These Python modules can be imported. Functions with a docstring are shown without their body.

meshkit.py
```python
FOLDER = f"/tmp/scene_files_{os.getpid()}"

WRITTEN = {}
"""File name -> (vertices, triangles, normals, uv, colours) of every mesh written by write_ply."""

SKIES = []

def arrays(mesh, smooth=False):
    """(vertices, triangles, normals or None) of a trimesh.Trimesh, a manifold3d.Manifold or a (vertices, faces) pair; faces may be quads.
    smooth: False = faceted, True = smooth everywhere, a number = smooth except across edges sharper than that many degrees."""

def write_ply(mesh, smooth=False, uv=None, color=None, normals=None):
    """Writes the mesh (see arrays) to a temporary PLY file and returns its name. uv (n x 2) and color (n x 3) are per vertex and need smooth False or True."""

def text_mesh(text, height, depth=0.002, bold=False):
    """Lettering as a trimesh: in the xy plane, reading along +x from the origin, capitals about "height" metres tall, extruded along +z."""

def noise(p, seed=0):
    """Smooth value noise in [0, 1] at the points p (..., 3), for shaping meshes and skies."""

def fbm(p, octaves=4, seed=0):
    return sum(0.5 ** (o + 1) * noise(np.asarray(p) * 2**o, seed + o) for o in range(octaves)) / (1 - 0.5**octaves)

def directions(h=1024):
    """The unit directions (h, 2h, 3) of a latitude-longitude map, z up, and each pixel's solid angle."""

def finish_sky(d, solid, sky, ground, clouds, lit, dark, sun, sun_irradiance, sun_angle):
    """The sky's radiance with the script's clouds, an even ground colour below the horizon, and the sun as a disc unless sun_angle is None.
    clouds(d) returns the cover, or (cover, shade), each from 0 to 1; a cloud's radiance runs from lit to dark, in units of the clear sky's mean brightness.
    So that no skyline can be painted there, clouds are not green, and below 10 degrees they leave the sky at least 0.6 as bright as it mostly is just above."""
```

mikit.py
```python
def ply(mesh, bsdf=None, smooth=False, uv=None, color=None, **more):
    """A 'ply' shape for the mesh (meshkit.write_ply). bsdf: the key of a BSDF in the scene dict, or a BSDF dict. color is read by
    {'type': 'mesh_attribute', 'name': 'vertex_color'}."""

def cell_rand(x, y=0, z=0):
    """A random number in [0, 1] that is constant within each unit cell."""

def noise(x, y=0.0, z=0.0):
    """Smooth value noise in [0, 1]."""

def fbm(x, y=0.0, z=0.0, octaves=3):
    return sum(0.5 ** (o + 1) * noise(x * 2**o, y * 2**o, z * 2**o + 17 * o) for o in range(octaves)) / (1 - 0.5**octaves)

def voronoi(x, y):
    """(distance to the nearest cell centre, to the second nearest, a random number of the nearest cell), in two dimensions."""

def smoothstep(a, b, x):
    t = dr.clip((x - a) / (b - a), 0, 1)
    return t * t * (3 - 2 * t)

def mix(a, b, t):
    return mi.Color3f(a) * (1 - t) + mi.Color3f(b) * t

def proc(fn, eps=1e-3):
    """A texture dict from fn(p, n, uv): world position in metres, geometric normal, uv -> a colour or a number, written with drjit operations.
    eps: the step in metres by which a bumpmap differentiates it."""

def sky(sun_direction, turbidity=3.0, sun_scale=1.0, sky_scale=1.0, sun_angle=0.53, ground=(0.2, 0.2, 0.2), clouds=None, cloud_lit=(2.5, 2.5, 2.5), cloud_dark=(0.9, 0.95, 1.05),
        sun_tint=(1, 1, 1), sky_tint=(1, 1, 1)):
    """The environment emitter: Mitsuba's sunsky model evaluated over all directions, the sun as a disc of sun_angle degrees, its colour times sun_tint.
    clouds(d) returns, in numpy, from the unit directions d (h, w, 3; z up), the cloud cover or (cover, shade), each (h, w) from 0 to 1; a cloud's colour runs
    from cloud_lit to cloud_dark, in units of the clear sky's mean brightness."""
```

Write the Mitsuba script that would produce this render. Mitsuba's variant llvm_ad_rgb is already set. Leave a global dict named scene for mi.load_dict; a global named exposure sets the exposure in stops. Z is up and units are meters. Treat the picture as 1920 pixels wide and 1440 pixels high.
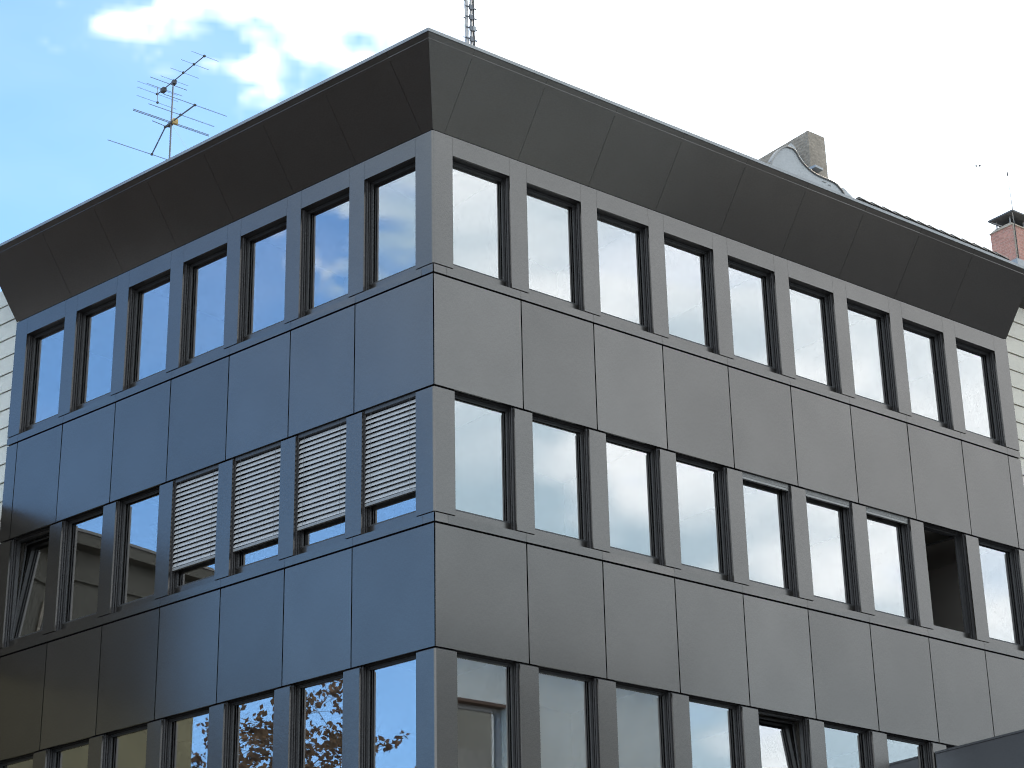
import math
import numpy as np
import trimesh
import mitsuba as mi
import drjit as dr
import mikit
import meshkit
from shapely.geometry import Polygon
from mikit import noise, fbm, mix, smoothstep, cell_rand

rng = np.random.default_rng(7)
T = mi.ScalarTransform4f
scene, labels = {}, {}

# ------------------------------------------------------------------ camera, sky, exposure
Z0 = 13.87                                    # height of the top storey's ledge joint above the street
CAM = np.array([-14.6194, -20.1006, 1.603])
FW = np.array([0.5708672, 0.7208782, 0.3929952])
UP = np.array([-0.2274830, -0.3210431, 0.9193383])
scene['camera'] = {'type': 'perspective', 'fov': 27.7496, 'fov_axis': 'x', 'near_clip': 0.1, 'far_clip': 3000.0,
                   'to_world': T().look_at(origin=CAM.tolist(), target=(CAM + FW * 10).tolist(), up=UP.tolist())}


sun_az, sun_el = math.radians(10), math.radians(42)
SUN = np.array([math.cos(sun_az) * math.cos(sun_el), math.sin(sun_az) * math.cos(sun_el), math.sin(sun_el)])


def sky_clouds(d):
    """A blue gap in an otherwise overcast sky, with ragged edges and a few small puffs in it."""
    az = np.degrees(np.arctan2(d[..., 1], d[..., 0]))
    el = np.degrees(np.arcsin(np.clip(d[..., 2], -1, 1)))
    big = meshkit.fbm(d * [9, 9, 14], 5, 3)
    fine = meshkit.fbm(d * [46, 46, 80], 5, 11)
    top = 32.75 - el + np.where(az > 64.4, 0.6, 0.24) * (az - 64.4)
    left = (az - 55.8) * 1.2
    right = (146.3 - az) * 0.5 + (27.4 - el) * 0.6
    inside = np.minimum(np.minimum(top, left), right)
    inside = np.where((az < -60) | (az > 178), -9.0, inside)
    near = np.clip(1 - (inside - 0.3) / 3.5, 0.18, 1)          # broken cloud near the bank's edge, little of it far from it
    cover = -np.clip(inside, -9, 7) + ((big - 0.5) * 6.5 + (fine - 0.5) * 13) * near
    cover = np.clip((cover + 1.6) / 5.0, 0, 1)
    cover = cover * cover * (3 - 2 * cover)
    soft = meshkit.fbm(d * [11, 11, 22], 4, 21)
    broad = meshkit.fbm(d * [4.5, 4.5, 9], 3, 33)
    shade = np.clip(0.46 + (soft - 0.47) * 3.8 + (broad - 0.5) * 1.4, 0, 1) * 0.95
    # cloud in front of the sun glows: it scatters light forwards
    shade = shade * (1 - 0.92 * np.clip((d @ SUN - 0.58) / 0.20, 0, 1))
    thin = meshkit.fbm(d * [9, 9, 20], 4, 44)
    cover = cover * np.clip(1.25 - np.clip(thin - 0.42, 0, 1) * 2.0, 0.85, 1)
    veil = 0.03 + 0.10 * meshkit.fbm(d * [16, 16, 34], 4, 57)          # thin high cirrus over the blue
    return np.maximum(cover, veil), shade


scene['sky'] = mikit.sky(SUN, turbidity=3.0,
                         sun_scale=0.12, sun_angle=9.0, clouds=sky_clouds, cloud_lit=(2.42, 2.54, 2.60), cloud_dark=(1.00, 1.36, 1.60),
                         sky_tint=(0.80, 1.06, 1.24))
exposure = 2.9

# ------------------------------------------------------------------ materials


def rgb(*c):
    return {'type': 'rgb', 'value': list(c)}


def mat(name, d, two=True):
    scene[name] = {'type': 'twosided', 'bsdf': d} if two else d
    return name


def pr(color, rough, metallic=0.0, **k):
    return {'type': 'principled', 'base_color': color if isinstance(color, dict) else rgb(*color), 'roughness': rough, 'metallic': metallic, **k}


def grain(base, amount, scale=90.0, drift=0.0):
    base = mi.Color3f(*base)

    def fn(p, n, uv):
        g = noise(p.x * scale, p.y * scale, p.z * scale * 1.4) - 0.5
        b = fbm(p.x * 1.7 + 3, p.y * 1.7, p.z * 1.1) - 0.5
        return base * (1 + amount * g + drift * b)
    return mikit.proc(fn)


for _n, _k in (('panel_metal', 1.0), ('panel_metal_b', 1.06), ('panel_metal_c', 0.95)):
    mat(_n, pr(grain((0.160 * _k, 0.148 * _k, 0.140 * _k), 0.22, 70, 0.16), 0.23, 0.85, specular=0.5))
mat('reveal_metal', pr(grain((0.080, 0.076, 0.078), 0.25, 60), 0.42, 0.3))
mat('frame_paint', pr((0.060, 0.058, 0.060), 0.38, 0.0))
mat('cavity', pr((0.05, 0.05, 0.052), 0.9))
mat('zinc', pr(grain((0.36, 0.37, 0.38), 0.12, 30, 0.35), 0.45, 0.4))
mat('trim_metal', pr(grain((0.27, 0.275, 0.28), 0.10, 30, 0.2), 0.40, 0.5))
mat('wing_metal', pr(grain((0.13, 0.135, 0.15), 0.15, 60, 0.1), 0.40, 0.5))
mat('slate_cladding', pr(grain((0.15, 0.135, 0.11), 0.25, 25, 0.3), 0.8))
mat('blind_aluminium', pr((0.46, 0.46, 0.47), 0.42, 0.15))
mat('rail_aluminium', pr((0.30, 0.29, 0.28), 0.45, 0.3))
mat('pane_glass', {'type': 'thindielectric', 'int_ior': 3.7, 'ext_ior': 1.0, 'specular_transmittance': rgb(0.28, 0.30, 0.30)}, two=False)
mat('clear_glass', {'type': 'thindielectric', 'int_ior': 2.6, 'ext_ior': 1.0, 'specular_transmittance': rgb(0.5, 0.5, 0.5)}, two=False)
mat('room_paint', pr((0.30, 0.27, 0.24), 0.9))
mat('room_carpet', pr((0.08, 0.07, 0.06), 0.95))
mat('roof_felt', pr(grain((0.10, 0.10, 0.10), 0.4, 40), 0.95))
mat('tile_cladding', pr(grain((0.60, 0.585, 0.53), 0.10, 50, 0.25), 0.6))
mat('tile_cladding_warm', pr(grain((0.60, 0.55, 0.47), 0.10, 50, 0.2), 0.6))
mat('pale_plaster', pr(grain((0.78, 0.80, 0.74), 0.14, 25, 0.25), 0.95))
mat('beige_plaster', pr(grain((0.34, 0.295, 0.18), 0.12, 25, 0.25), 0.95))
mat('brown_timber', pr(grain((0.13, 0.075, 0.045), 0.4, 20), 0.7))
mat('concrete', pr(grain((0.34, 0.29, 0.24), 0.5, 22, 0.9), 0.95))
mat('roof_tile', pr(grain((0.17, 0.16, 0.15), 0.4, 30), 0.8))
mat('dark_metal', pr((0.13, 0.13, 0.135), 0.5, 0.3))
mat('antenna_metal', pr((0.16, 0.17, 0.19), 0.45, 0.5))
mat('plastic_yellow', pr((0.60, 0.42, 0.16), 0.6))
mat('galvanised', pr(grain((0.52, 0.50, 0.49), 0.3, 25), 0.5, 0.3))
mat('cable', pr((0.09, 0.09, 0.092), 0.7))
mat('bark', pr(grain((0.13, 0.10, 0.075), 0.5, 30), 0.95))
mat('autumn_leaf', {'type': 'principledthin', 'base_color': grain((0.18, 0.125, 0.085), 0.7, 3), 'roughness': 0.7, 'diff_trans': 0.6}, two=False)
mat('asphalt', pr(grain((0.06, 0.06, 0.062), 0.4, 40, 0.3), 0.95))
mat('paving', pr(grain((0.24, 0.23, 0.21), 0.3, 20, 0.3), 0.95))


def brick_col(p, n, uv):
    u = dr.select(dr.abs(n.x) > dr.abs(n.y), p.y, p.x)
    row = dr.floor(p.z / 0.077)
    uu = u / 0.25 + 0.5 * (row - 2 * dr.floor(row * 0.5))
    fu, fz = uu - dr.floor(uu), p.z / 0.077 - row
    joint = dr.select((fu < 0.045) | (fz < 0.14), mi.Float(1), mi.Float(0))
    r = cell_rand(dr.floor(uu), row, 5)
    c = mix((0.52, 0.27, 0.22), (0.45, 0.23, 0.19), r) * (0.8 + 0.4 * noise(p.x * 30, p.y * 30, p.z * 30))
    return mix(c, (0.48, 0.34, 0.29), joint)


mat('brick', pr(mikit.proc(brick_col), 0.9))

# ------------------------------------------------------------------ helpers
count = {}


def numbered(base):
    k = count.get(base, 0)
    count[base] = k + 1
    return base if k == 0 else f'{base}_{k:03d}'


def put(name, mesh, m, parent=None, smooth=False, label=None, category=None, group=None, kind=None):
    key = numbered(name if parent is None else f'{parent}__{name}')
    scene[key] = mikit.ply(mesh, m, smooth=smooth)
    tag(key, label, category, group, kind)
    return key


def tag(key, label=None, category=None, group=None, kind=None):
    d = {k: v for k, v in (('label', label), ('category', category), ('group', group), ('kind', kind)) if v}
    if d:
        labels[key] = d


def thing(name, label, category, group=None):
    key = numbered(name)
    tag(key, label, category, group)
    return key


ANG = 0.2001                                  # the corner is 101.5 degrees, not square
UR, NR = np.array([1.0, 0, 0]), np.array([0, -1.0, 0])
UL, NL = np.array([-math.sin(ANG), math.cos(ANG), 0]), np.array([-math.cos(ANG), -math.sin(ANG), 0])
FACE = {'R': (UR, NR), 'L': (UL, NL)}
MIT = 1 / math.tan((math.pi / 2 + ANG) / 2)    # along a face per metre of depth on the corner's bisector


def P(face, s, e, z):
    """A point: s along the face from the corner, e outwards from its plane, z above the joint level."""
    U, N = FACE[face]
    return s * U + e * N + np.array([0, 0, z + Z0])


def hexa(c8):
    """Solid from 8 corners: bottom ring 0-3, top ring 4-7."""
    f = [[0, 3, 2], [0, 2, 1], [4, 5, 6], [4, 6, 7]]
    for i in range(4):
        j = (i + 1) % 4
        f += [[i, j, 4 + j], [i, 4 + j, 4 + i]]
    m = trimesh.Trimesh(np.array(c8, float), f, process=False)
    if m.volume < 0:
        m.invert()
    return m


def fbox(face, s0, s1, e0, e1, z0, z1):
    """A box in a face's frame (e0 the outer, e1 the inner plane)."""
    ring = [(s0, e0), (s1, e0), (s1, e1), (s0, e1)]
    return hexa([P(face, s, e, z0) for s, e in ring] + [P(face, s, e, z1) for s, e in ring])


def wbox(x0, x1, y0, y1, z0, z1):
    ring = [(x0, y0), (x1, y0), (x1, y1), (x0, y1)]
    return hexa([(x, y, z0) for x, y in ring] + [(x, y, z1) for x, y in ring])


def prism(poly, z0, z1):
    m = trimesh.creation.extrude_polygon(Polygon(poly), z1 - z0, engine='earcut')
    m.apply_translation([0, 0, z0])
    return m


def join(*ms):
    return trimesh.util.concatenate([m for g in ms for m in (g if isinstance(g, list) else [g])])


def tube(a, b, r, r2=None, n=8):
    a, b = np.array(a, float), np.array(b, float)
    r2 = r if r2 is None else r2
    d = b - a
    d /= np.linalg.norm(d)
    u = np.cross(d, [0, 0, 1] if abs(d[2]) < 0.9 else [1, 0, 0])
    u /= np.linalg.norm(u)
    w = np.cross(d, u)
    t = np.arange(n) / n * 2 * np.pi
    ring = np.outer(np.cos(t), u) + np.outer(np.sin(t), w)
    v = np.vstack([a + ring * r, b + ring * r2, [a], [b]])
    f = []
    for i in range(n):
        j = (i + 1) % n
        f += [[i, j, n + j], [i, n + j, n + i], [2 * n, j, i], [2 * n + 1, n + i, n + j]]
    m = trimesh.Trimesh(v, f, process=False)
    if m.volume < 0:
        m.invert()
    return m


def plate(pts, thick_vec):
    """A flat quad given by four points, thickened by a vector."""
    pts = np.array(pts, float)
    return hexa(list(pts) + list(pts + np.array(thick_vec)))


def bowed(face, s0, s1, e, z0, z1, bow, tilt_s=0.0, tilt_z=0.0, hinge=None, nx=7, nz=9):
    """A pane: a sheet a millimetre or so from flat, as sealed units are."""
    u, v = np.meshgrid(np.linspace(0, 1, nx), np.linspace(0, 1, nz), indexing='ij')
    ee = e + bow * (16 * u * (1 - u) * v * (1 - v)) + tilt_s * (u - 0.5) * (s1 - s0) + tilt_z * (v - 0.5) * (z1 - z0)
    pts = np.array([P(face, s0 + a * (s1 - s0), b, z0 + c * (z1 - z0)) for a, b, c in zip(u.ravel(), ee.ravel(), v.ravel())])
    f = []
    for i in range(nx - 1):
        for j in range(nz - 1):
            a, b, c, d = i * nz + j, (i + 1) * nz + j, (i + 1) * nz + j + 1, i * nz + j + 1
            f += [[a, b, c], [a, c, d]]
    return trimesh.Trimesh(pts, f, process=False)


# ------------------------------------------------------------------ ground
g = trimesh.Trimesh([[-900, -900, 0], [900, -900, 0], [900, 900, 0], [-900, 900, 0]], [[0, 1, 2], [0, 2, 3]], process=False)
put('road', g, 'asphalt', kind='structure')
put('pavement', join(wbox(-3.0, 14, -3.2, -0.3, -0.2, 0.13), wbox(-6.0, -3.0, -3.2, 12, -0.2, 0.13)), 'paving', kind='structure')
put('ground', wbox(-60, 40, -60, -24, -0.2, 0.1), 'paving', kind='structure')

# ------------------------------------------------------------------ the office building
B = thing('office_building', 'dark grey metal clad office block with rows of tall windows and a flared roof edge', 'building')
SPEC = {'R': dict(first=0.335, module=1.30, width=1.0, n=9, end=12.08, jfirst=1.487, last_joint=11.749),
        'L': dict(first=0.325, module=1.2765, width=0.985, n=7, end=9.27, jfirst=1.463, last_joint=8.987)}
# base of each storey's window band (joint under the ledge), the head of its openings, the ledge top
ROWS = [dict(base=0.0, head=1.88, ptop=2.175), dict(base=-3.5205, head=-1.628, ptop=-1.655), dict(base=-7.041, head=-5.152, ptop=-5.178)]
GAP = 0.019
LEDGE = 0.128
DEPTH = 0.20


def joints(sp):
    js = [sp['jfirst'] + sp['module'] * k for k in range(sp['n'])]
    return [0.0] + [j for j in js if j < sp['last_joint'] - 0.6] + [sp['last_joint'], sp['end']]


def openings(sp):
    return [(sp['first'] + sp['module'] * k, sp['first'] + sp['module'] * k + sp['width']) for k in range(sp['n'])]


def clad(face, s0, s1, z0, z1, corner, d=0.03):
    """A cladding panel, mitred at the building's corner, with a slightly folded edge; a hair out of true like the real ones."""
    ta, tb = rng.normal(0, 0.0009, 2)
    a = s0 + GAP / 2
    b = s1 - GAP / 2
    inner = a + (MIT * d if corner else 0)
    o = [ta + tb, ta - tb, -ta - tb, -ta + tb]
    cs = [(a, 0), (b, 0), (b, -d), (inner, -d)]
    c8 = []
    for k, z in enumerate((z0, z1)):
        for i, (s, e) in enumerate(cs):
            off = 0 if i > 1 else (o[k * 2 + (i if k == 0 else i)] if k == 0 else o[2 + i])
            c8.append(P(face, s, e + off, z))
    return hexa(c8)


SPANDRELS = [(-1.6235, -0.018), (-5.148, -3.5385), (-8.72, -7.059)]
for face, sp in SPEC.items():
    js = joints(sp)
    for z0, z1 in SPANDRELS:
        for a, b in zip(js[:-1], js[1:]):
            put('spandrel_panel', clad(face, a, b, z0, z1, a == 0), ('panel_metal', 'panel_metal_b', 'panel_metal_c')[rng.integers(0, 3)], B)
    # ledge strip under each window band, in lengths
    ls = [0.0, 0.212] + js[1:]
    for r in ROWS:
        zb = r['base']
        for a, b in zip(ls[:-1], ls[1:]):
            if b - a < 0.05:
                continue
            m = clad(face, a + (0 if a == 0 else -0.0075), b + 0.0075, zb + 0.012, zb + LEDGE, a == 0)
            m2 = fbox(face, max(a, 0.12) + 0.002, b - 0.002, -0.032, -0.145, zb + LEDGE - 0.022, zb + LEDGE - 0.004)
            put('ledge_strip', join(m, m2), 'panel_metal', B)
    # pillars between the openings
    ops = openings(sp)
    for ri, r in enumerate(ROWS):
        zlo = r['base'] + LEDGE + 0.017
        edges = [(b, ops[i + 1][0]) for i, (a, b) in enumerate(ops[:-1])] + [(ops[-1][1], sp['end'])]
        for a, b in edges:
            put('pillar', fbox(face, a, b, 0, -0.03, zlo, r['ptop']), 'panel_metal', B)
            put('pillar_return', fbox(face, a + 0.004, b - 0.004, -0.0325, -DEPTH, zlo - 0.012, r['ptop'] + 0.02), 'reveal_metal', B)
        if ri == 0:
            # header panels over the top openings
            for a, b in ops:
                put('header_panel', fbox(face, a + 0.003, b - 0.003, 0, -0.03, r['head'], r['ptop']), 'panel_metal', B)
                put('head_lining', fbox(face, a - 0.002, b + 0.002, -0.0325, -DEPTH, r['head'] + 0.004, r['head'] + 0.03), 'reveal_metal', B)
        else:
            for a, b in ops:
                put('head_lining', fbox(face, a - 0.002, b + 0.002, -0.10, -DEPTH, r['head'] + 0.004, r['head'] + 0.03), 'reveal_metal', B)

# corner pillars: one folded sheet round the corner, with a small bend radius
for r in ROWS:
    aR, aL = SPEC['R']['first'], SPEC['L']['first']
    rad = 0.030
    tR, tL = UR[:2] * rad, UL[:2] * rad
    arc = [((1 - t) ** 2 * tL + t * t * tR) for t in np.linspace(0, 1, 9)]
    outer = [UL[:2] * aL] + arc + [UR[:2] * aR]
    inn = [UR[:2] * aR - NR[:2] * 0.03, -NR[:2] * 0.03 + UR[:2] * MIT * 0.03, UL[:2] * aL - NL[:2] * 0.03]
    zlo = r['base'] + LEDGE + 0.017
    m = prism([tuple(p) for p in outer + inn], zlo + Z0, r['ptop'] + Z0)
    put('corner_pillar', m, 'panel_metal', B, smooth=30)
    back = [UL[:2] * (aL - 0.004) - NL[:2] * 0.0325, UR[:2] * MIT * 0.0325 - NR[:2] * 0.0325, UR[:2] * (aR - 0.004) - NR[:2] * 0.0325,
            UR[:2] * (aR - 0.004) - NR[:2] * DEPTH, UR[:2] * MIT * DEPTH - NR[:2] * DEPTH, UL[:2] * (aL - 0.004) - NL[:2] * DEPTH]
    put('pillar_return', prism([tuple(p) for p in back], zlo - 0.012 + Z0, r['ptop'] + 0.02 + Z0), 'reveal_metal', B)

# structure behind: walls at each floor, floor slabs, partitions, rooms


def footprint(e, sR=None, sL=None, depth=7.5):
    sR, sL = sR or SPEC['R']['end'], sL or SPEC['L']['end']
    c = UR[:2] * MIT * e - NR[:2] * e
    a = UR[:2] * sR - NR[:2] * e
    b = UL[:2] * sL - NL[:2] * e
    q = a + np.array([0, depth + 6])
    w = b - NL[:2] * (depth + 6)
    return c, a, b, q, w


def solid_ring(e, z0, z1, thick=0.12):
    """An L-shaped wall that follows both faces at depth e."""
    c, a, b, *_ = footprint(e)
    c2, a2, b2, *_ = footprint(e + thick)
    return prism([tuple(p) for p in (b, c, a, a2, c2, b2)], z0 + Z0, z1 + Z0)


for z0, z1 in ((-1.61, 0.11), (-5.13, -3.41), (-8.60, -6.93), (1.915, 3.10)):
    put('backing_wall', solid_ring(0.105, z0, z1, 0.20), 'cavity', B)
c, a, b, q, w = footprint(0.32)
slab = [tuple(p) for p in (c, a, q, w, b)]
for z in (-0.85, -4.37, -7.89):
    put('floor_slab', prism(slab, z - 0.25 + Z0, z + Z0), 'room_carpet', B)
for z in (2.05, -1.45, -4.97):
    put('ceiling', prism(slab, z + Z0, z + 0.12 + Z0), 'room_paint', B)
for z0, z1 in ((-0.85, 2.05), (-4.37, -1.45), (-7.89, -4.97)):
    put('corridor_wall', solid_ring(4.6, z0 + 0.01, z1 - 0.01, 0.12), 'room_paint', B)
    for face, sp in SPEC.items():
        ops = openings(sp)
        for i in range(0, sp['n'], 2):
            s = ops[i][1] + 0.15
            if i < sp['n'] - 1:
                put('partition', fbox(face, s - 0.05, s + 0.05, -0.33, -4.55, z0 + 0.01, z1 - 0.01), 'room_paint', B)
        put('end_wall', fbox(face, sp['end'] - 0.2, sp['end'] - 0.02, -0.32, -7.5, z0 + 0.01, z1 - 0.01), 'room_paint', B)
# storeys below the picture's lower edge, down to the street
c, a, b, q, w = footprint(0.05)
put('lower_wall', prism([tuple(p) for p in (c, a, q, w, b)], 0.0, -8.75 + Z0), 'panel_metal', B)
c, a, b, q, w = footprint(0.40)
put('rear_wall', join(prism([tuple(q), tuple(q + [0, 0.2]), tuple(w + [0, 0.2]), tuple(w)], -8.7 + Z0, 3.0 + Z0)), 'pale_plaster', B)

# windows
TILTED = {('L', 1, 6), ('R', 2, 4)}
OPEN = {('R', 1, 7)}
WLAB = {('L', 1, 6): 'tilted open window at the left end of the middle row', ('R', 2, 4): 'tilted open window in the lowest row of the right face',
        ('R', 1, 7): 'wide open window with dark room behind, second from right end of middle row'}
for face, sp in SPEC.items():
    for ri, r in enumerate(ROWS):
        for k, (a, b) in enumerate(openings(sp)):
            W = numbered(f'{B}__window')
            if (face, ri, k) in WLAB:
                labels[W] = {'label': WLAB[(face, ri, k)]}
            zl = r['base'] + LEDGE
            zs = r['base'] + (0.274 if ri == 0 else 0.2655)      # top of the upstand
            zh = r['head'] - 0.002
            fa, fb = a - 0.006, b + 0.006
            put('upstand', fbox(face, a + 0.001, b - 0.001, -0.130, -0.185, zl - 0.018, zs), 'panel_metal', W)
            # fixed frame, three members
            put('frame', join(fbox(face, a + 0.001, a + 0.020, -0.124, -0.185, zs, zh), fbox(face, b - 0.020, b - 0.001, -0.124, -0.185, zs, zh),
                              fbox(face, a + 0.020, b - 0.020, -0.124, -0.185, zh - 0.018, zh)), 'frame_paint', W)
            # blind guide rails on both jambs
            for s0, s1 in ((a, a + 0.022), (b - 0.022, b)):
                for e0 in (-0.046, -0.080):
                    put('guide_rail', fbox(face, s0 + 0.0005, s1 - 0.0005, e0, e0 - 0.012, zl + 0.02, zh - 0.002), 'reveal_metal', W)
            # sash
            sa, sb, z0, z1 = a + 0.034, b - 0.034, zs + 0.026, zh - 0.036
            sash = join(fbox(face, a + 0.012, sa, -0.140, -0.180, zs + 0.004, zh - 0.012), fbox(face, sb, b - 0.012, -0.140, -0.180, zs + 0.004, zh - 0.012),
                        fbox(face, sa, sb, -0.140, -0.180, zs + 0.004, z0), fbox(face, sa, sb, -0.140, -0.180, z1, zh - 0.012))
            pane = bowed(face, sa - 0.004, sb + 0.004, -0.152, z0 - 0.004, z1 + 0.004, rng.normal(0, 0.0010), rng.normal(0, 0.0010), rng.normal(0, 0.0010))
            if (face, ri, k) in TILTED:
                U, N = FACE[face]
                R_ = trimesh.transformations.rotation_matrix(math.radians(-5.2), U, P(face, a, -0.16, zs + 0.01))
                top = P(face, a, -0.16, z1)
                if ((R_[:3, :3] @ (top - R_[:3, 3] * 0) + R_[:3, 3]) - top) @ N > 0:
                    R_ = trimesh.transformations.rotation_matrix(math.radians(5.2), U, P(face, a, -0.16, zs + 0.01))
                sash.apply_transform(R_)
                pane.apply_transform(R_)
            if (face, ri, k) in OPEN:
                R_ = trimesh.transformations.rotation_matrix(math.radians(84), [0, 0, 1], P(face, b - 0.02, -0.18, 0))
                mid = P(face, a, -0.16, 0)
                if ((R_ @ np.append(mid, 1))[:3] - mid) @ FACE[face][1] > 0:
                    R_ = trimesh.transformations.rotation_matrix(math.radians(-84), [0, 0, 1], P(face, b - 0.02, -0.18, 0))
                sash.apply_transform(R_)
                pane.apply_transform(R_)
            put('sash', sash, 'frame_paint', W)
            put('pane', pane, 'pane_glass', W, smooth=True)

# flared roof edge
ZS, ZT, OUT = 2.185, 3.163, 0.722
slope = (ZT - ZS) / OUT
for face, sp in SPEC.items():
    U, N = FACE[face]
    nn = N * slope * 0 + np.array([0, 0, 1.0]) - slope * N * 0
    up = np.array([0, 0, 1.0])
    nrm = (up - N * 0) * OUT - N * (ZT - ZS)
    nrm = nrm / np.linalg.norm(nrm)
    if nrm[2] < 0:
        nrm = -nrm
    js = [0.0, 0.20] + joints(sp)[1:-2] + [sp['end']]
    for a, b in zip(js[:-1], js[1:]):
        ga = 0.0025
        t0, t1 = rng.normal(0, 0.0010, 2)
        if a == 0:
            pts = [P(face, 0.002, 0.0, ZS), P(face, b - ga, 0.0, ZS), P(face, b - ga, OUT, ZT), P(face, -MIT * OUT + 0.002, OUT, ZT)]
        else:
            pts = [P(face, a + ga, 0.0, ZS), P(face, b - ga, 0.0, ZS), P(face, b - ga, OUT, ZT), P(face, a + ga, OUT, ZT)]
        pts = [p + nrm * o for p, o in zip(pts, (0, 0, t0, t1))]
        put('soffit_panel', plate(pts, nrm * 0.02), 'panel_metal', B)
    back = [P(face, 0, 0, ZS), P(face, sp['end'] - 0.01, 0, ZS), P(face, sp['end'] - 0.01, OUT - 0.03, ZT - 0.03 * slope), P(face, -MIT * (OUT - 0.03), OUT - 0.03, ZT - 0.03 * slope)]
    put('soffit_backing', plate([p + nrm * 0.05 for p in back], nrm * 0.02), 'cavity', B)
    # a small drip groove and the bright edge trim
    o0, o1 = OUT + 0.012, OUT - 0.03
    tr = hexa([P(face, -MIT * o0, o0, ZT + 0.003), P(face, sp['end'] + 0.01, o0, ZT + 0.003), P(face, sp['end'] + 0.01, o1, ZT + 0.003), P(face, -MIT * o1, o1, ZT + 0.003),
               P(face, -MIT * o0, o0, ZT + 0.052), P(face, sp['end'] + 0.01, o0, ZT + 0.052), P(face, sp['end'] + 0.01, o1, ZT + 0.052), P(face, -MIT * o1, o1, ZT + 0.052)])
    put('roof_edge_trim', tr, 'trim_metal', B)
    o0, o1 = OUT - 0.045, OUT - 0.075
    z0 = ZT - 0.045 * slope
    dr_ = hexa([P(face, -MIT * o0, o0, z0 - 0.006), P(face, sp['end'], o0, z0 - 0.006), P(face, sp['end'], o1, z0 - 0.047), P(face, -MIT * o1, o1, z0 - 0.047),
                P(face, -MIT * o0, o0, z0 + 0.005), P(face, sp['end'], o0, z0 + 0.005), P(face, sp['end'], o1, z0 - 0.035), P(face, -MIT * o1, o1, z0 - 0.035)])
    put('drip_strip', dr_, 'panel_metal', B)
    e0 = sp['end']
    tri = [P(face, e0, 0.0, ZS), P(face, e0, OUT, ZT), P(face, e0, OUT, ZT + 0.002), P(face, e0, -0.3, ZT + 0.002)]
    put('end_plate', plate(tri, -U * 0.012), 'panel_metal', B)
c, a, b, q, w = footprint(-(OUT - 0.031))
put('roof_deck', prism([tuple(p) for p in (c, a, q, w, b)], ZT - 0.02 + Z0, ZT + 0.02 + Z0), 'roof_felt', B)

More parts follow.
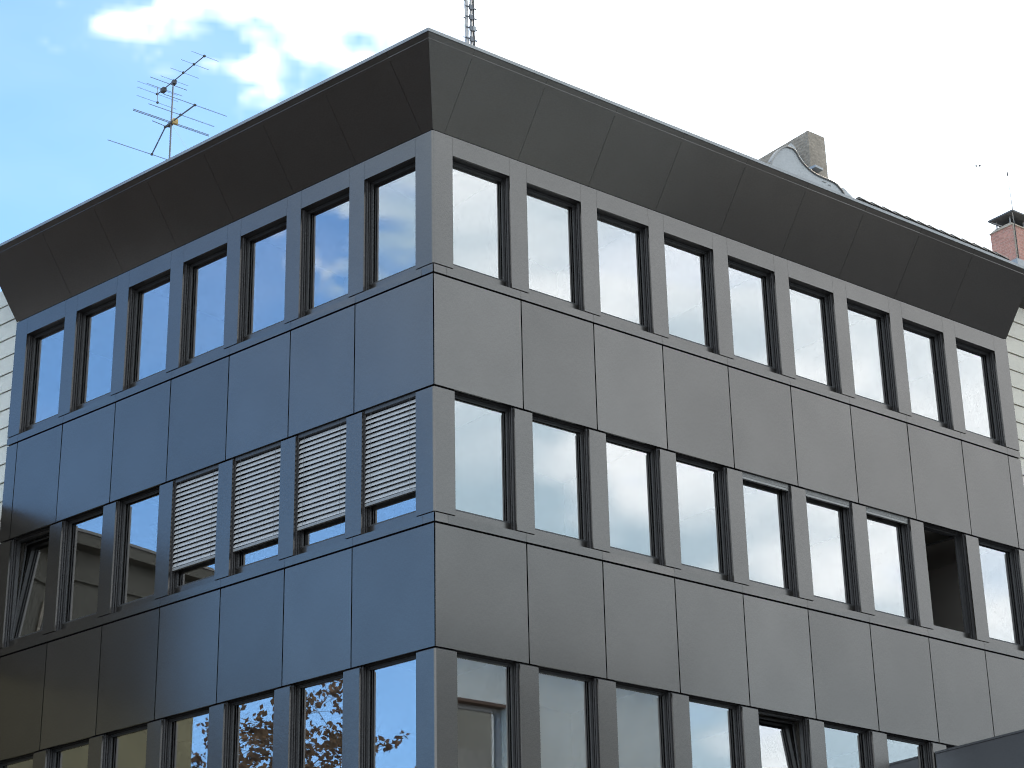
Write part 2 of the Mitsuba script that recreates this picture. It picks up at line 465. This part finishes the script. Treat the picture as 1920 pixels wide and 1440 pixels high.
# a row of overlapping ridge tiles that shows above the right edge
x = 10.04
while x < 13.85:
    L = 0.30
    t = np.linspace(-1.25, 1.25, 9)
    sec = np.stack([0.105 * np.sin(t), 0.105 * np.cos(t)], 1)
    v = []
    for xx, lift in ((x - 0.03, 0.030), (x + L, 0.0)):
        v += [[xx, 1.2 + p[0], 18.585 + p[1] + lift - 0.045] for p in sec]
        v += [[xx, 1.2 + p[0] * 0.85, 18.565 + p[1] * 0.85 + lift - 0.045] for p in sec]
    n = len(sec)
    f = []
    for i in range(n - 1):
        f += [[i, i + 1, 2 * n + i + 1], [i, 2 * n + i + 1, 2 * n + i], [n + i, 3 * n + i + 1, n + i + 1], [n + i, 3 * n + i, 3 * n + i + 1],
              [i, n + i, n + i + 1], [i, n + i + 1, i + 1], [2 * n + i, 2 * n + i + 1, 3 * n + i + 1], [2 * n + i, 3 * n + i + 1, 3 * n + i]]
    put('ridge_tile', trimesh.Trimesh(v, f, process=False), 'roof_tile', B)
    x += L
put('roof_slope', hexa([(9.9, -0.2, 17.06), (13.9, -0.2, 17.06), (13.9, 2.9, 17.06), (9.9, 2.9, 17.06), (9.9, 1.19, 18.60), (13.9, 1.19, 18.60), (13.9, 1.21, 18.60), (9.9, 1.21, 18.60)]), 'roof_tile', B)

# ------------------------------------------------------------------ the wing with dark panels at the right
W_ = thing('projecting_wing', 'low dark blue grey wing projecting from the right face at the bottom right', 'wing')
put('side_wall', wbox(9.15, 9.19, -3.6, -0.02, 0.0, 8.52), 'wing_metal', W_)
put('front_wall', wbox(9.195, 16.0, -3.6, -3.56, 0.0, 8.52), 'wing_metal', W_)
put('roof', wbox(9.14, 16.0, -3.62, -0.02, 8.525, 8.556), 'wing_metal', W_)

# ------------------------------------------------------------------ venetian blinds
BL_LABEL = ['lowered pale venetian blind in the middle row, nearest the building corner', 'lowered pale venetian blind in the middle row, second from the corner',
            'lowered pale venetian blind in the middle row, third from the corner', 'lowered pale venetian blind in the middle row, farthest left of the four']
ops = openings(SPEC['L'])
for k, zbot in enumerate((-2.995, -3.02, -3.025, -3.015)):
    a, b = ops[k]
    a, b = a + 0.020, b - 0.020
    V = thing('venetian_blind', BL_LABEL[k], 'blind', 'lowered blinds on the left face')
    ztop = -1.70
    put('head_rail', fbox('L', a, b, -0.036, -0.096, ztop + 0.02, ztop + 0.072), 'frame_paint', V)
    put('bottom_rail', fbox('L', a, b, -0.050, -0.086, zbot, zbot + 0.040), 'rail_aluminium', V)
    n = int(round((ztop - zbot - 0.06) / 0.0705))
    for i in range(n):
        zc = zbot + 0.040 + (i + 0.62) * (ztop - zbot - 0.045) / n
        th = math.radians(62 + rng.normal(0, 1.6))
        sag = rng.normal(0, 0.0015)
        prof = []
        for t in np.linspace(-1, 1, 7):
            w_ = 0.040 * t
            h = 0.006 * (1 - t * t)
            # outer edge hangs low, the convex face looks outwards and up
            de, dz = w_ * math.cos(th) + h * math.sin(th), -w_ * math.sin(th) + h * math.cos(th)
            prof.append((-0.068 + de, dz))
        v = [P('L', s, e, zc + z + (sag if s == a else -sag)) for s in (a, b) for e, z in prof]
        f = []
        for j in range(6):
            f += [[j, j + 1, 7 + j + 1], [j, 7 + j + 1, 7 + j]]
        put('slat', trimesh.Trimesh(np.array(v), f, process=False), 'blind_aluminium', V, smooth=True)
    for s in (a + 0.12, b - 0.12):
        put('ladder_cord', fbox('L', s - 0.002, s + 0.002, -0.030, -0.032, zbot + 0.03, ztop + 0.02), 'cable', V)
ops = openings(SPEC['R'])
for k, txt in ((4, 'raised blind under the head of a middle row window, nearest the corner of the three'), (5, 'raised blind under the head of a middle row window, middle of the three'),
               (6, 'raised blind under the head of a middle row window, farthest right of the three')):
    a, b = ops[k]
    V = thing('raised_blind', txt, 'blind', 'raised blinds on the right face')
    z = -1.726
    put('bottom_rail', fbox('R', a + 0.02, b - 0.02, -0.045, -0.085, z, z + 0.034), 'rail_aluminium', V)
    for i in range(7):
        zz = z + 0.036 + i * 0.009
        put('slat', fbox('R', a + 0.02, b - 0.02, -0.038 - 0.002 * (i % 2), -0.095, zz, zz + 0.006), 'rail_aluminium', V)

# ------------------------------------------------------------------ neighbours with tile cladding at both ends


def tile_wall(face, s0, s1, s_end, z0, z1, m, label, rows=0.322, width=0.62):
    H = thing('tiled_house', label, 'house')
    sgn = 1
    put('wall', fbox(face, s0, s_end, -0.075, -6.0, -Z0, z1), m, H)
    r = 0
    z = z0
    while z < z1 - 0.1:
        s = s0 - (0.31 if r % 2 else 0)
        while s < s1 - 0.02:
            a, b = max(s, s0), min(s + width, s1)
            if b - a > 0.05:
                o = rng.normal(0, 0.0015)
                c8 = [P(face, a + 0.002, -0.040 + o, z), P(face, b - 0.002, -0.040 + o, z), P(face, b - 0.002, -0.055 + o, z), P(face, a + 0.002, -0.055 + o, z),
                      P(face, a + 0.002, -0.058 + o, z + rows - 0.012), P(face, b - 0.002, -0.058 + o, z + rows - 0.012), P(face, b - 0.002, -0.073 + o, z + rows - 0.012), P(face, a + 0.002, -0.073 + o, z + rows - 0.012)]
                put('tile', hexa(c8), m, H)
            s += width
        z += rows
        r += 1
    return H


tile_wall('L', 9.283, 12.5, 14.0, -2.51, 2.98, 'tile_cladding', 'house wall clad in pale grey tiles beside the left end of the dark block')
tile_wall('R', 12.095, 16.5, 20.0, -2.51, 2.98, 'tile_cladding_warm', 'house wall clad in beige tiles beside the right end of the dark block')

# ------------------------------------------------------------------ roof things
A = thing('television_antenna', 'tall television antenna of many thin rods on the roof at the left', 'antenna')
mx, my = -0.385, 6.846
put('mast', tube((mx, my, 17.0), (mx - 0.012, my, 20.09), 0.017, 0.014), 'antenna_metal', A, smooth=40)
put('boom', tube((mx, 7.43, 20.09), (mx, 5.83, 20.045), 0.0095), 'antenna_metal', A, smooth=40)
put('boom', tube((mx, 7.06, 19.292), (mx, 6.07, 19.235), 0.0125), 'antenna_metal', A, smooth=40)
put('reflector_arm', tube((mx, 7.054, 19.292), (mx, 7.494, 18.958), 0.0115), 'antenna_metal', A, smooth=40)
for y, z, xl, xr, r in ((5.836, 20.045, -0.629, -0.114, 0.0034), (6.175, 20.058, -0.629, -0.105, 0.0034), (6.527, 20.073, -0.628, -0.093, 0.0034), (6.850, 20.081, -0.635, -0.111, 0.0034),
                        (7.000, 20.090, -0.750, -0.050, 0.0052), (7.211, 20.090, -0.700, -0.020, 0.0045), (7.423, 20.097, -0.765, 0.017, 0.0034),
                        (7.427, 20.215, -0.765, 0.001, 0.0030), (7.391, 19.914, -0.779, -0.022, 0.0034),
                        (6.076, 19.232, -0.964, 0.217, 0.0052), (6.548, 19.272, -0.983, 0.252, 0.0052), (7.494, 18.958, -1.205, 0.44, 0.0056)):
    put('rod', tube((xl, y, z + 0.004), (xr, y, z - 0.004), r, n=6), 'antenna_metal', A)
for dz in (0.012, -0.012):
    put('dipole_rod', tube((-1.083, 6.889, 19.294 + dz), (0.348, 6.889, 19.288 + dz), 0.0062, n=6), 'antenna_metal', A)
put('dipole_rod', tube((-0.64, 7.05, 19.312), (mx, 7.054, 19.294), 0.0062, n=6), 'antenna_metal', A)
put('reflector_post', tube((mx, 7.42, 20.24), (mx, 7.39, 19.90), 0.006), 'antenna_metal', A)
put('junction_box', wbox(mx - 0.035, mx + 0.035, 7.15, 7.25, 20.03, 20.10), 'cable', A)
put('clamp', wbox(mx - 0.03, mx + 0.03, my - 0.05, my + 0.03, 20.00, 20.07), 'cable', A)
put('clamp', join(wbox(mx - 0.03, mx + 0.03, my - 0.05, my + 0.12, 19.235, 19.275), tube((mx, 6.98, 19.27), (mx, 7.08, 19.29), 0.022)), 'cable', A)
put('amplifier_box', wbox(mx - 0.01, mx + 0.075, my - 0.085, my - 0.025, 19.225, 19.315), 'plastic_yellow', A)
for y, z in ((5.836, 20.045), (6.175, 20.058), (6.527, 20.073), (7.423, 20.097), (7.391, 19.914), (6.076, 19.232), (6.548, 19.272), (7.494, 18.958)):
    put('rod_clip', wbox(mx - 0.018, mx + 0.018, y - 0.016, y + 0.016, z - 0.013, z + 0.016), 'cable', A)
put('guy_wire', tube((mx, 6.818, 19.20), (mx, 6.1, 18.28), 0.0022, n=5), 'galvanised', A)

M = thing('radio_mast', 'pale mast of bundled poles and cables rising behind the roof corner', 'mast')
for i, (x, y, r, m) in enumerate(((5.160, 6.0, 0.034, 'galvanised'), (5.222, 6.09, 0.026, 'antenna_metal'), (5.262, 5.99, 0.026, 'galvanised'), (5.322, 6.0, 0.020, 'cable'), (5.352, 6.04, 0.012, 'antenna_metal'))):
    v = []
    zz = np.linspace(17.0, 24.5, 60)
    segs = []
    for z0, z1 in zip(zz[:-1], zz[1:]):
        wob = lambda z: 0.0045 * math.sin(z * 9 + i * 2) + 0.003 * math.sin(z * 23 + i)
        segs.append(tube((x + wob(z0) - (z0 - 22.4) * 0.012, y, z0), (x + wob(z1) - (z1 - 22.4) * 0.012, y, z1), r, n=8))
    put('pole' if i in (0, 2) else 'cable_run', join(segs), m, M, smooth=40)
for z in (22.55, 22.78, 23.02, 23.24, 23.50, 23.78):
    dx = -(z - 22.4) * 0.012
    put('clamp', join(wbox(5.115 + dx, 5.365 + dx, 5.955, 5.972, z, z + 0.018), wbox(5.19 + dx, 5.26 + dx, 5.93, 5.96, z - 0.05, z + 0.05)), 'antenna_metal', M)
for z, l in ((22.56, 0.07), (22.985, 0.075), (23.36, 0.05)):
    dx = -(z - 22.4) * 0.012
    put('step_bolt', tube((5.13 + dx, 5.98, z), (5.13 + dx - l, 5.97, z - 0.01), 0.008), 'antenna_metal', M)
put('connector', wbox(5.25, 5.31, 5.92, 5.96, 22.74, 22.83), 'zinc', M)
put('foot', wbox(5.12, 5.40, 5.93, 6.1, 22.20, 22.40), 'zinc', M)

C = thing('fire_wall', 'weathered concrete wall stub on the roof behind an arched zinc flashing', 'chimney')
body = hexa([(9.993, 2.2, 17.0), (10.44, 2.2, 17.0), (10.44, 6.2, 17.0), (9.993, 6.2, 17.0), (9.993, 2.2, 20.475), (10.42, 2.2, 20.475), (10.42, 6.2, 20.42), (9.993, 6.2, 20.42)])
body = body.subdivide().subdivide().subdivide().subdivide().subdivide()
vv = np.array(body.vertices)
body.vertices = vv + (meshkit.fbm(vv * 7, 4, 5)[:, None] - 0.5) * np.array([0.045, 0.045, 0.03])
put('block', body, 'concrete', C, smooth=25)
put('ledge_stone', hexa([(9.965, 2.06, 19.655), (10.155, 2.06, 19.645), (10.155, 2.21, 19.645), (9.965, 2.21, 19.655), (9.965, 2.06, 19.70), (10.155, 2.06, 19.685), (10.155, 2.21, 19.70), (9.965, 2.21, 19.715)]), 'zinc', C)


def curve(pts, n=4):
    pts = np.array(pts)
    d = np.r_[0, np.cumsum(np.linalg.norm(np.diff(pts, axis=0), axis=1))]
    from scipy.interpolate import PchipInterpolator
    t = np.linspace(0, d[-1], n * len(pts))
    return np.stack([PchipInterpolator(d, pts[:, 0])(t), PchipInterpolator(d, pts[:, 1])(t)], 1)


F = thing('zinc_flashing', 'light grey arched zinc flashing dressed against the concrete wall stub', 'flashing')
arch = [[8.30, 18.75], [8.336, 18.981], [8.423, 19.141], [8.533, 19.282], [8.657, 19.389], [8.776, 19.449], [8.891, 19.454], [8.984, 19.406], [9.055, 19.31], [9.146, 19.234], [9.255, 19.177], [9.398, 19.131],
        [9.545, 19.112], [9.745, 19.11], [9.91, 19.097], [10.021, 19.039], [10.113, 18.962], [10.15, 18.75]]
cv = curve(arch)


def xz_prism(poly, y0, y1):
    m = trimesh.creation.extrude_polygon(Polygon(poly).buffer(0), y1 - y0, engine='earcut')
    v = np.array(m.vertices)
    m.vertices = np.stack([v[:, 0], y0 + v[:, 2], v[:, 1]], 1)
    if m.volume < 0:
        m.invert()
    return m


put('front_sheet', xz_prism([tuple(p) for p in cv] + [(10.15, 17.02), (8.30, 17.02)], 1.60, 1.612), 'zinc', F)
rim = []
cen = np.array([9.2, 18.4])
for p, q2 in zip(cv[:-1], cv[1:]):
    rim.append(tube((p[0], 1.585, p[1]), (q2[0], 1.585, q2[1]), 0.014, n=6))
put('rolled_rim', join(rim), 'rail_aluminium', F, smooth=40)
hood = []
off = lambda p: p + np.array([0.012, 0.028])
put('hood_sheet', xz_prism([tuple(off(p)) for p in cv] + [tuple(p - np.array([0.004, 0.006])) for p in cv[::-1]], 1.615, 1.70), 'rail_aluminium', F)
back = curve([[9.40, 19.93], [9.44, 19.985], [9.482, 20.025], [9.578, 19.982], [9.65, 19.87], [9.757, 19.77], [9.863, 19.655], [9.961, 19.619], [10.092, 19.58], [10.43, 19.50]])
put('back_sheet', xz_prism([tuple(p) for p in back] + [(10.43, 17.02), (9.40, 17.02)], 2.165, 2.18), 'zinc', F)
roll = curve([[10.10, 19.16], [10.251, 19.221], [10.371, 19.232], [10.467, 19.175], [10.564, 19.125], [10.66, 19.04]])
put('end_roll', xz_prism([tuple(p) for p in roll] + [(10.66, 17.02), (10.10, 17.02)], 1.80, 2.6), 'zinc', F)
put('patch', join(wbox(9.60, 9.69, 1.59, 1.599, 19.03, 19.045), wbox(9.73, 9.80, 1.59, 1.599, 19.005, 19.018)), 'rail_aluminium', F)

K = thing('brick_chimney', 'red brick chimney with a flat cover plate at the right edge of the picture', 'chimney')
put('shaft', wbox(18.10, 19.2, 4.0, 4.60, 16.5, 21.80), 'brick', K)
put('mortar_cap', hexa([(18.075, 3.975, 21.80), (19.22, 3.975, 21.80), (19.22, 4.62, 21.80), (18.075, 4.62, 21.80), (18.19, 4.10, 21.93), (19.1, 4.10, 21.93), (19.1, 4.50, 21.93), (18.19, 4.50, 21.93)]), 'concrete', K)
put('cover_plate', hexa([(18.03, 3.90, 22.07), (19.3, 3.90, 22.07), (19.3, 4.57, 22.07), (18.03, 4.57, 22.07), (18.03, 3.90, 22.10), (19.3, 3.90, 22.10), (19.3, 4.57, 22.10), (18.03, 4.57, 22.10)]), 'dark_metal', K)
for x, y in ((18.2, 4.12), (18.2, 4.48), (18.65, 4.12), (19.08, 4.12), (18.65, 4.48), (19.08, 4.48)):
    put('support', tube((x, y, 21.9), (x, y, 22.075), 0.016), 'galvanised', K, smooth=40)
put('brace', tube((18.08, 3.95, 22.065), (18.3, 4.1, 21.90), 0.009), 'galvanised', K)
put('brace', tube((18.08, 4.53, 22.065), (18.25, 4.3, 21.90), 0.009), 'galvanised', K)
put('downlead', tube((18.13, 3.985, 16.6), (18.15, 3.985, 21.9), 0.012), 'cable', K)
put('downlead', tube((18.085, 3.98, 16.6), (18.10, 3.98, 21.8), 0.014), 'concrete', K)
put('flashing', wbox(18.06, 19.24, 3.96, 4.64, 20.6, 20.98), 'zinc', K)
LR = thing('lightning_rod', 'thin slanted lightning rod on top of the brick chimney', 'rod')
put('rod', tube((18.175, 4.0, 22.12), (18.152, 4.0, 23.05), 0.010, 0.004), 'galvanised', LR, smooth=40)
put('tip', tube((18.152, 4.0, 22.99), (18.150, 4.0, 23.075), 0.011, 0.014), 'dark_metal', LR, smooth=40)
BR = thing('roof_wire', 'thin stay wire with small clamps left of the brick chimney', 'wire')
put('wire', tube((18.1, 4.0, 21.72), (16.6, 3.6, 21.2), 0.0022, n=5), 'galvanised', BR)
put('clamp', wbox(17.28, 17.325, 3.77, 3.80, 21.435, 21.465), 'cable', BR)
BR = thing('stay_wire', 'thin stay wire with two small clamps high in the sky at the right', 'wire')
put('wire', tube((16.9, 4.0, 22.85), (17.9, 4.0, 23.08), 0.0016, n=5), 'galvanised', BR)
put('clamp', wbox(17.10, 17.125, 3.98, 4.01, 22.87, 22.91), 'galvanised', BR)
put('clamp', wbox(17.215, 17.245, 3.98, 4.01, 22.915, 22.945), 'cable', BR)

# ------------------------------------------------------------------ across the streets: what the panes and panels mirror
H = thing('beige_house', 'beige rendered house with dark eaves at the left end, mirrored in the lower left windows', 'house')
SW, EW = 9.70, 4.42
put('wall', fbox('L', SW + 0.25, SW + 8, EW - 0.02, 0.02, -Z0, -3.45), 'beige_plaster', H)
put('upper_wall', fbox('L', SW + 0.25, SW + 8, EW - 0.02, 0.02, -3.44, -1.05), 'slate_cladding', H)
put('roof', hexa([P('L', SW, EW + 0.15, -0.86), P('L', SW + 8, EW + 0.15, -0.86), P('L', SW + 8, 0.01, -0.86), P('L', SW, 0.01, -0.86),
                  P('L', SW + 0.05, EW + 0.1, -0.79), P('L', SW + 8, EW + 0.1, -0.79), P('L', SW + 8, 0.02, -0.79), P('L', SW + 0.05, 0.02, -0.79)]), 'roof_tile', H)
put('eaves_board', fbox('L', SW + 0.02, SW + 0.24, EW + 0.12, 0.02, -1.06, -0.865), 'slate_cladding', H)
for e0, z0, z1 in ((0.9, -3.3, -1.9), (2.6, -3.3, -1.9)):
    wkey = put('window', fbox('L', SW + 0.215, SW + 0.25, e0 + 0.8, e0, z0, z1), 'concrete', H)
    put('pane', fbox('L', SW + 0.205, SW + 0.212, e0 + 0.74, e0 + 0.06, z0 + 0.06, z1 - 0.06), 'frame_paint', wkey)
for z in (-1.62, -2.75, -3.45):
    put('string_course', fbox('L', SW + 0.20, SW + 0.249, EW - 0.4, 0.1, z, z + 0.05), 'slate_cladding', H)

H = thing('pale_house', 'pale grey green rendered house across the street, mirrored in the lower right windows', 'house')
put('wall', join(wbox(3.0, 9.42, -20, -12.0, 0, 13.1), wbox(10.72, 15.05, -20, -12.0, 0, 13.1), wbox(9.42, 10.72, -20, -12.0, 12.12, 13.1), wbox(9.42, 10.72, -20, -12.0, 0, 10.15)), 'pale_plaster', H)
put('roof', hexa([(2.9, -20.1, 13.1), (15.12, -20.1, 13.1), (15.12, -11.9, 13.1), (2.9, -11.9, 13.1), (2.9, -17, 13.2), (15.12, -17, 13.2), (15.12, -11.9, 13.16), (2.9, -11.9, 13.16)]), 'zinc', H)
wk = put('window', join(wbox(9.43, 9.52, -12.22, -12.16, 10.17, 12.0), wbox(10.62, 10.71, -12.22, -12.16, 10.17, 12.0), wbox(9.43, 10.71, -12.22, -12.16, 10.15, 10.24), wbox(9.43, 10.71, -12.22, -12.16, 11.96, 12.06)), 'galvanised', H)
put('lintel', wbox(9.425, 10.715, -12.18, -11.995, 12.055, 12.117), 'brown_timber', H)
put('pane', trimesh.Trimesh([[9.52, -12.2, 10.24], [10.62, -12.2, 10.24], [10.62, -12.2, 11.96], [9.52, -12.2, 11.96]], [[0, 2, 1], [0, 3, 2]], process=False), 'clear_glass', wk)
put('blind', wbox(9.53, 10.61, -12.33, -12.30, 10.3, 11.2), 'blind_aluminium', wk)
put('downpipe', tube((11.36, -11.94, 9.0), (11.40, -11.94, 12.42), 0.035), 'dark_metal', H, smooth=40)

# autumn trees beyond the left face


def tree(x, y, h, seed, label, leaves, spread):
    r = np.random.default_rng(seed)
    K_ = thing('autumn_tree', label, 'tree', 'autumn trees across the street')
    segs, tips = [], []

    def grow(p, d, L, rad, lev):
        n = 4 if lev < 2 else 3
        nodes = [p]
        for _ in range(n):
            q_ = p + d * L / n
            segs.append(tube(p, q_, rad, rad * 0.88, n=6 if lev < 2 else 4))
            p, rad = q_, rad * 0.88
            nodes.append(p)
            d = d + r.normal(0, 0.13, 3) + np.array([0, 0, 0.07])
            d /= np.linalg.norm(d)
            if lev >= 3:
                tips.append(p)
        if lev < 5:
            kids = (9, 5, 4, 3, 2)[lev]
            for i in range(kids):
                t = r.uniform(0.35 if lev else 0.45, 1.0)
                q_ = nodes[int(round(t * n))]
                a_ = r.uniform(0, 2 * np.pi)
                v = np.array([math.cos(a_), math.sin(a_), 0]) * r.uniform(0.6, 1.0) * spread + d * r.uniform(0.4, 0.9)
                grow(q_, v / np.linalg.norm(v), L * r.uniform(0.45, 0.66), max(rad * 0.55, 0.006), lev + 1)

    grow(np.array([x, y, 0.0]), np.array([0, 0, 1.0]), h * 0.62, 0.15, 0)
    allv = np.array(tips)
    sc = h / allv[:, 2].max()
    trunk = join(segs)
    vv = np.array(trunk.vertices)
    vv[:, 2] *= sc
    trunk.vertices = vv
    put('trunk', trunk, 'bark', K_)
    tips = allv * [1, 1, sc]
    wgt = np.where(tips[:, 2] > h - 5.0, 1.0, 0.15)          # the lower boughs have shed most of their leaves
    hubs = r.choice(len(tips), leaves // 7, p=wgt / wgt.sum())
    idx = np.repeat(hubs, 7)
    c0 = tips[idx] + r.normal(0, 0.085, (len(idx), 3))
    v, f = [], []
    for i, p in enumerate(c0):
        a_ = r.normal(0, 1, 3)
        a_ /= np.linalg.norm(a_)
        b_ = np.cross(a_, r.normal(0, 1, 3))
        b_ /= np.linalg.norm(b_)
        s_ = r.uniform(0.045, 0.095)
        v += [p - a_ * s_, p + b_ * s_ * 0.6, p + a_ * s_, p - b_ * s_ * 0.6]
        f += [[4 * i, 4 * i + 1, 4 * i + 2], [4 * i, 4 * i + 2, 4 * i + 3]]
    put('crown', trimesh.Trimesh(np.array(v), f, process=False), 'autumn_leaf', K_, kind='stuff')


tree(-16.6, 10.4, 12.1, 3, 'brown leaved autumn tree mirrored in the lowest window nearest the corner', 13000, 0.9)
tree(-17.0, 14.9, 14.4, 5, 'tall sparse autumn tree mirrored in the middle of the lowest left windows', 11000, 0.9)
tree(-17.9, 17.6, 13.3, 9, 'autumn tree mirrored farthest left in the lowest left windows', 9500, 0.9)
